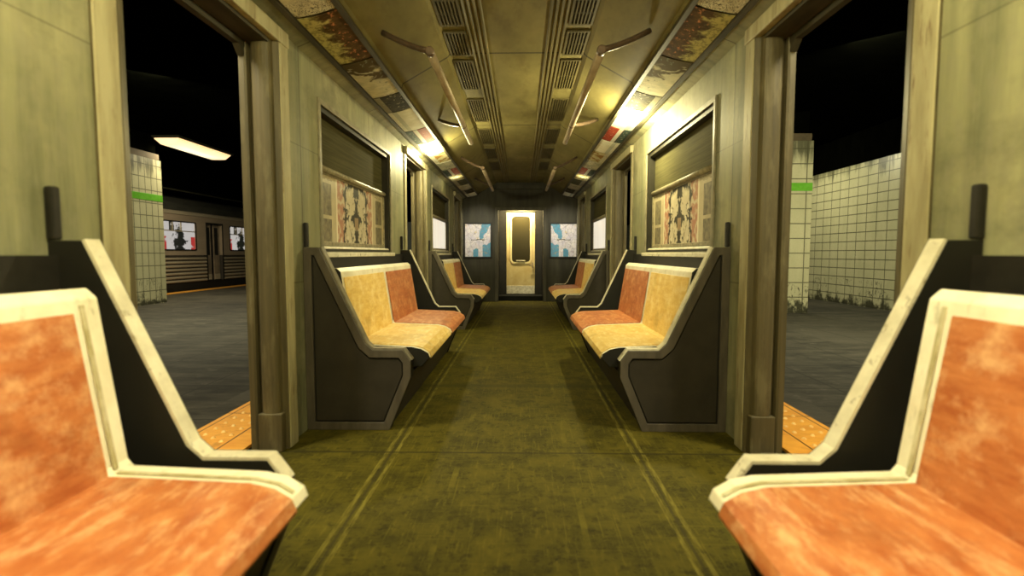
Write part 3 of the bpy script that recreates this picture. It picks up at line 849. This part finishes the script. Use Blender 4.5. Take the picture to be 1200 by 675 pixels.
def lower(bm):
    y = 8.0
    for a, b in drs + [(24, 24)]:
        box(bm, TX - .12, TX - .02, y, a - .0, .21, .968)
        y = b
tb('lower_side', 'train_groove', lower)
segs = [(8.0, 12.0), (12.8, 15.0), (15.8, 18.0), (18.8, 24.0)]
def ribs(bm):
    for a, b in segs:
        for q in range(7):
            z = .255 + q * .103; prism_y(bm, [(TX - .021, z - .032), (TX + .004, z - .014), (TX + .004, z + .014), (TX - .021, z + .032)], a + .03, b - .03)
tb('fluting', 'train_rib', ribs)
tb('cornice', 'train_rib', lambda bm: prism_y(bm, [(TX - .1, 2.081), (TX + .02, 2.081), (TX + .02, 2.13), (TX - .03, 2.18), (TX - .1, 2.18)], 8, 24))
tb('roof', 'train_roof', lambda bm: prism_y(bm, [(TX - .05, 2.185), (TX - .10, 2.38), (TX - .30, 2.55), (TX - .8, 2.68), (TX - 2.0, 2.68), (TX - 2.6, 2.3), (TX - 2.6, 2.185)], 8, 24))
tb('underframe', 'rubber', lambda bm: box(bm, TX - 2.5, TX - .03, 8, 24, -.9, .205))
tb('inner_wall', 'rubber', lambda bm: box(bm, TX - 2.6, TX - 2.5, 8, 24, .206, 2.184))
for i, (a, b) in enumerate(wins):
    c = (a + b) / 2
    w = tb('train_window', 'rubber', lambda bm: band(bm, rrect(a - .02, b + .02, 1.10, 1.90, .06), rrect(a + .02, b - .02, 1.135, 1.865, .05), TX + .001, TX + .015, axis='x'))
    bm = BM(); box(bm, -.012, .0, a + .0 - c, b - c, 1.116 - 1.5, 1.884 - 1.5)
    p = obj('lit_pane', bm, train_glass('lit_train_pane'), w); p.location = (TX - .03, c, 1.5)
    bm = BM(); box(bm, TX - .02, TX + .004, a + .02, b - .02, 1.615, 1.64)
    for q in (.30, .55): box(bm, TX - .02, TX + .003, a + q * 1.36 - .012, a + q * 1.36 + .012, 1.641, 1.87)
    obj('glazing_bar', bm, 'train_rib', w)
for a, b in drs:
    wdt = b - a
    d = tb('train_door', 'rubber', lambda bm: band(bm, rect(a - .03, b + .03, .215, 1.93), rect(a + .015, b - .015, .22, 1.89), TX + .001, TX + .012, axis='x'))
    for u0, u1 in ((a + .03, a + .30), (b - .36, b - .08)):
        bm = BM(); box(bm, TX - .09, TX - .06, u0, u1, .23, .97)
        box(bm, TX - .09, TX - .06, u0, u0 + .04, .97, 1.88); box(bm, TX - .09, TX - .06, u1 - .04, u1, .97, 1.88); box(bm, TX - .09, TX - .06, u0 + .04, u1 - .04, 1.80, 1.88)
        obj('door_leaf', bm, 'train_leaf', d)
        bm = BM(); box(bm, TX - .08, TX - .07, u0 + .041, u1 - .041, .971, 1.799)
        obj('leaf_glass', bm, 'rubber', d)
        bm = BM(); box(bm, TX - .058, TX - .05, u0 + .01, u1 - .01, .24, .40)
        obj('leaf_kick_plate', bm, 'train_rib', d)

# ------------------------------------------------------------------ lights
def light(name, kind, loc, power, color, size=.05, size_y=None, aim=None, spot=None):
    L = bpy.data.lights.new(name, kind); L.energy = power; L.color = color
    if kind == 'AREA':
        L.size = size
        if size_y: L.shape = 'RECTANGLE'; L.size_y = size_y
    else: L.shadow_soft_size = size
    if spot: L.spot_size = spot; L.spot_blend = 1.0
    o = bpy.data.objects.new(name, L); COL.objects.link(o); o.location = loc
    if aim is not None: o.rotation_euler = (Vector(aim) - Vector(loc)).to_track_quat('-Z', 'Y').to_euler()
    return o
WARM = (1.0, .89, .47)
light('car_lamp_and_fill', 'POINT', (.93, 4.50, 2.10), 58, WARM, .04)
light('car_lamp_and_fill', 'POINT', (-.95, 5.95, 2.10), 52, WARM, .03)
light('car_lamp_and_fill', 'POINT', (-.58, .50, 2.12), 49, WARM, .10)
light('car_lamp_and_fill', 'POINT', (.58, .50, 2.12), 49, WARM, .10)
for sx in (-1, 1):  # unseen spots added to brighten the bench seats
    light('bench_fill', 'SPOT', (-sx * .1, .55, 2.4), 75, (1, .93, .70), .08, aim=(sx * .92, .85, .5), spot=.85)
    light('bench_fill', 'SPOT', (-sx * .15, 2.05, 2.46), 120, (1, .92, .64), .06, aim=(sx * .92, 4.05, .62), spot=.74)
    light('bench_fill', 'SPOT', (-sx * .15, 6.2, 2.47), 55, WARM, .02, aim=(sx * .92, 7.9, .62), spot=.70)
light('car_lamp_and_fill', 'AREA', (0, 1.6, 2.48), 12, WARM, .5, 1.2, aim=(0, 2.6, 0))  # soft fill added above the frame, no fitting there
light('car_lamp_and_fill', 'POINT', (-.97, 8.10, 2.15), 1.2, WARM, .02)
light('car_lamp_and_fill', 'POINT', (.97, 8.10, 2.15), 1.2, WARM, .02)
light('map_fill', 'SPOT', (-.5, 9.3, 2.42), 105, (1, .93, .74), .02, aim=(-.88, 10.85, 1.42), spot=.72)  # unseen spot added to brighten the left map
light('map_fill', 'SPOT', (.5, 9.3, 2.42), 105, (1, .93, .74), .02, aim=(.92, 10.85, 1.42), spot=.72)  # matching added spot for the right map
light('door_lamp', 'POINT', (.02, 11.0, 1.99), 95, (1, .83, .44), .02)
light('platform_lamp_and_fill', 'AREA', (-7.33, 11.62, 3.27), 90, (1, .86, .55), .4, 1.8, aim=(-7.33, 11.62, 0))
light('platform_lamp_and_fill', 'AREA', (-5.0, 7.0, 3.42), 260, (1, .93, .62), .5, 3.0, aim=(-6.6, 9.0, 0))
light('platform_lamp_and_fill', 'AREA', (4.0, 6.0, 3.42), 240, (1, .93, .60), .5, 3.0, aim=(5.8, 8.2, 0))
light('platform_lamp_and_fill', 'AREA', (5.4, 11.2, 3.40), 75, (1, .93, .60), .5, 2.0, aim=(6.8, 10.6, .6))  # extra unseen light added to lift the tiled wall
light('platform_lamp_and_fill', 'AREA', (-2.2, 1.8, 3.42), 170, (1, .90, .62), .5, 2.0, aim=(-1.9, 2.2, 0))
light('platform_lamp_and_fill', 'AREA', (2.2, 1.8, 3.42), 170, (1, .90, .62), .5, 2.0, aim=(1.9, 2.2, 0))

w = bpy.data.worlds.new('station_dark'); scn.world = w; w.use_nodes = True
w.node_tree.nodes['Background'].inputs[0].default_value = (.02, .02, .012, 1)

# ------------------------------------------------------------------ camera
F, CX = 600.0, 600.0
pitch = math.atan((337.5 - 297) / F); yaw = math.atan(11 / F * math.cos(pitch))
f = Vector((-math.sin(yaw) * math.cos(pitch), math.cos(yaw) * math.cos(pitch), -math.sin(pitch)))
rt = f.cross(Vector((0, 0, 1))).normalized(); up = rt.cross(f)
cd = bpy.data.cameras.new('camera'); cam = bpy.data.objects.new('camera', cd); COL.objects.link(cam)
cam.matrix_world = Matrix(((rt.x, up.x, -f.x, .035), (rt.y, up.y, -f.y, 0), (rt.z, up.z, -f.z, 1.02), (0, 0, 0, 1)))
cd.sensor_width = 36; cd.lens = 18; cd.clip_start = .02
cd.dof.use_dof = True; cd.dof.focus_distance = 5.0; cd.dof.aperture_fstop = 1.8
scn.camera = cam
scn.view_settings.view_transform = 'Standard'; scn.view_settings.look = 'None'
scn.view_settings.gamma = 1; scn.view_settings.exposure = 0.4; scn.view_settings.use_curve_mapping = False
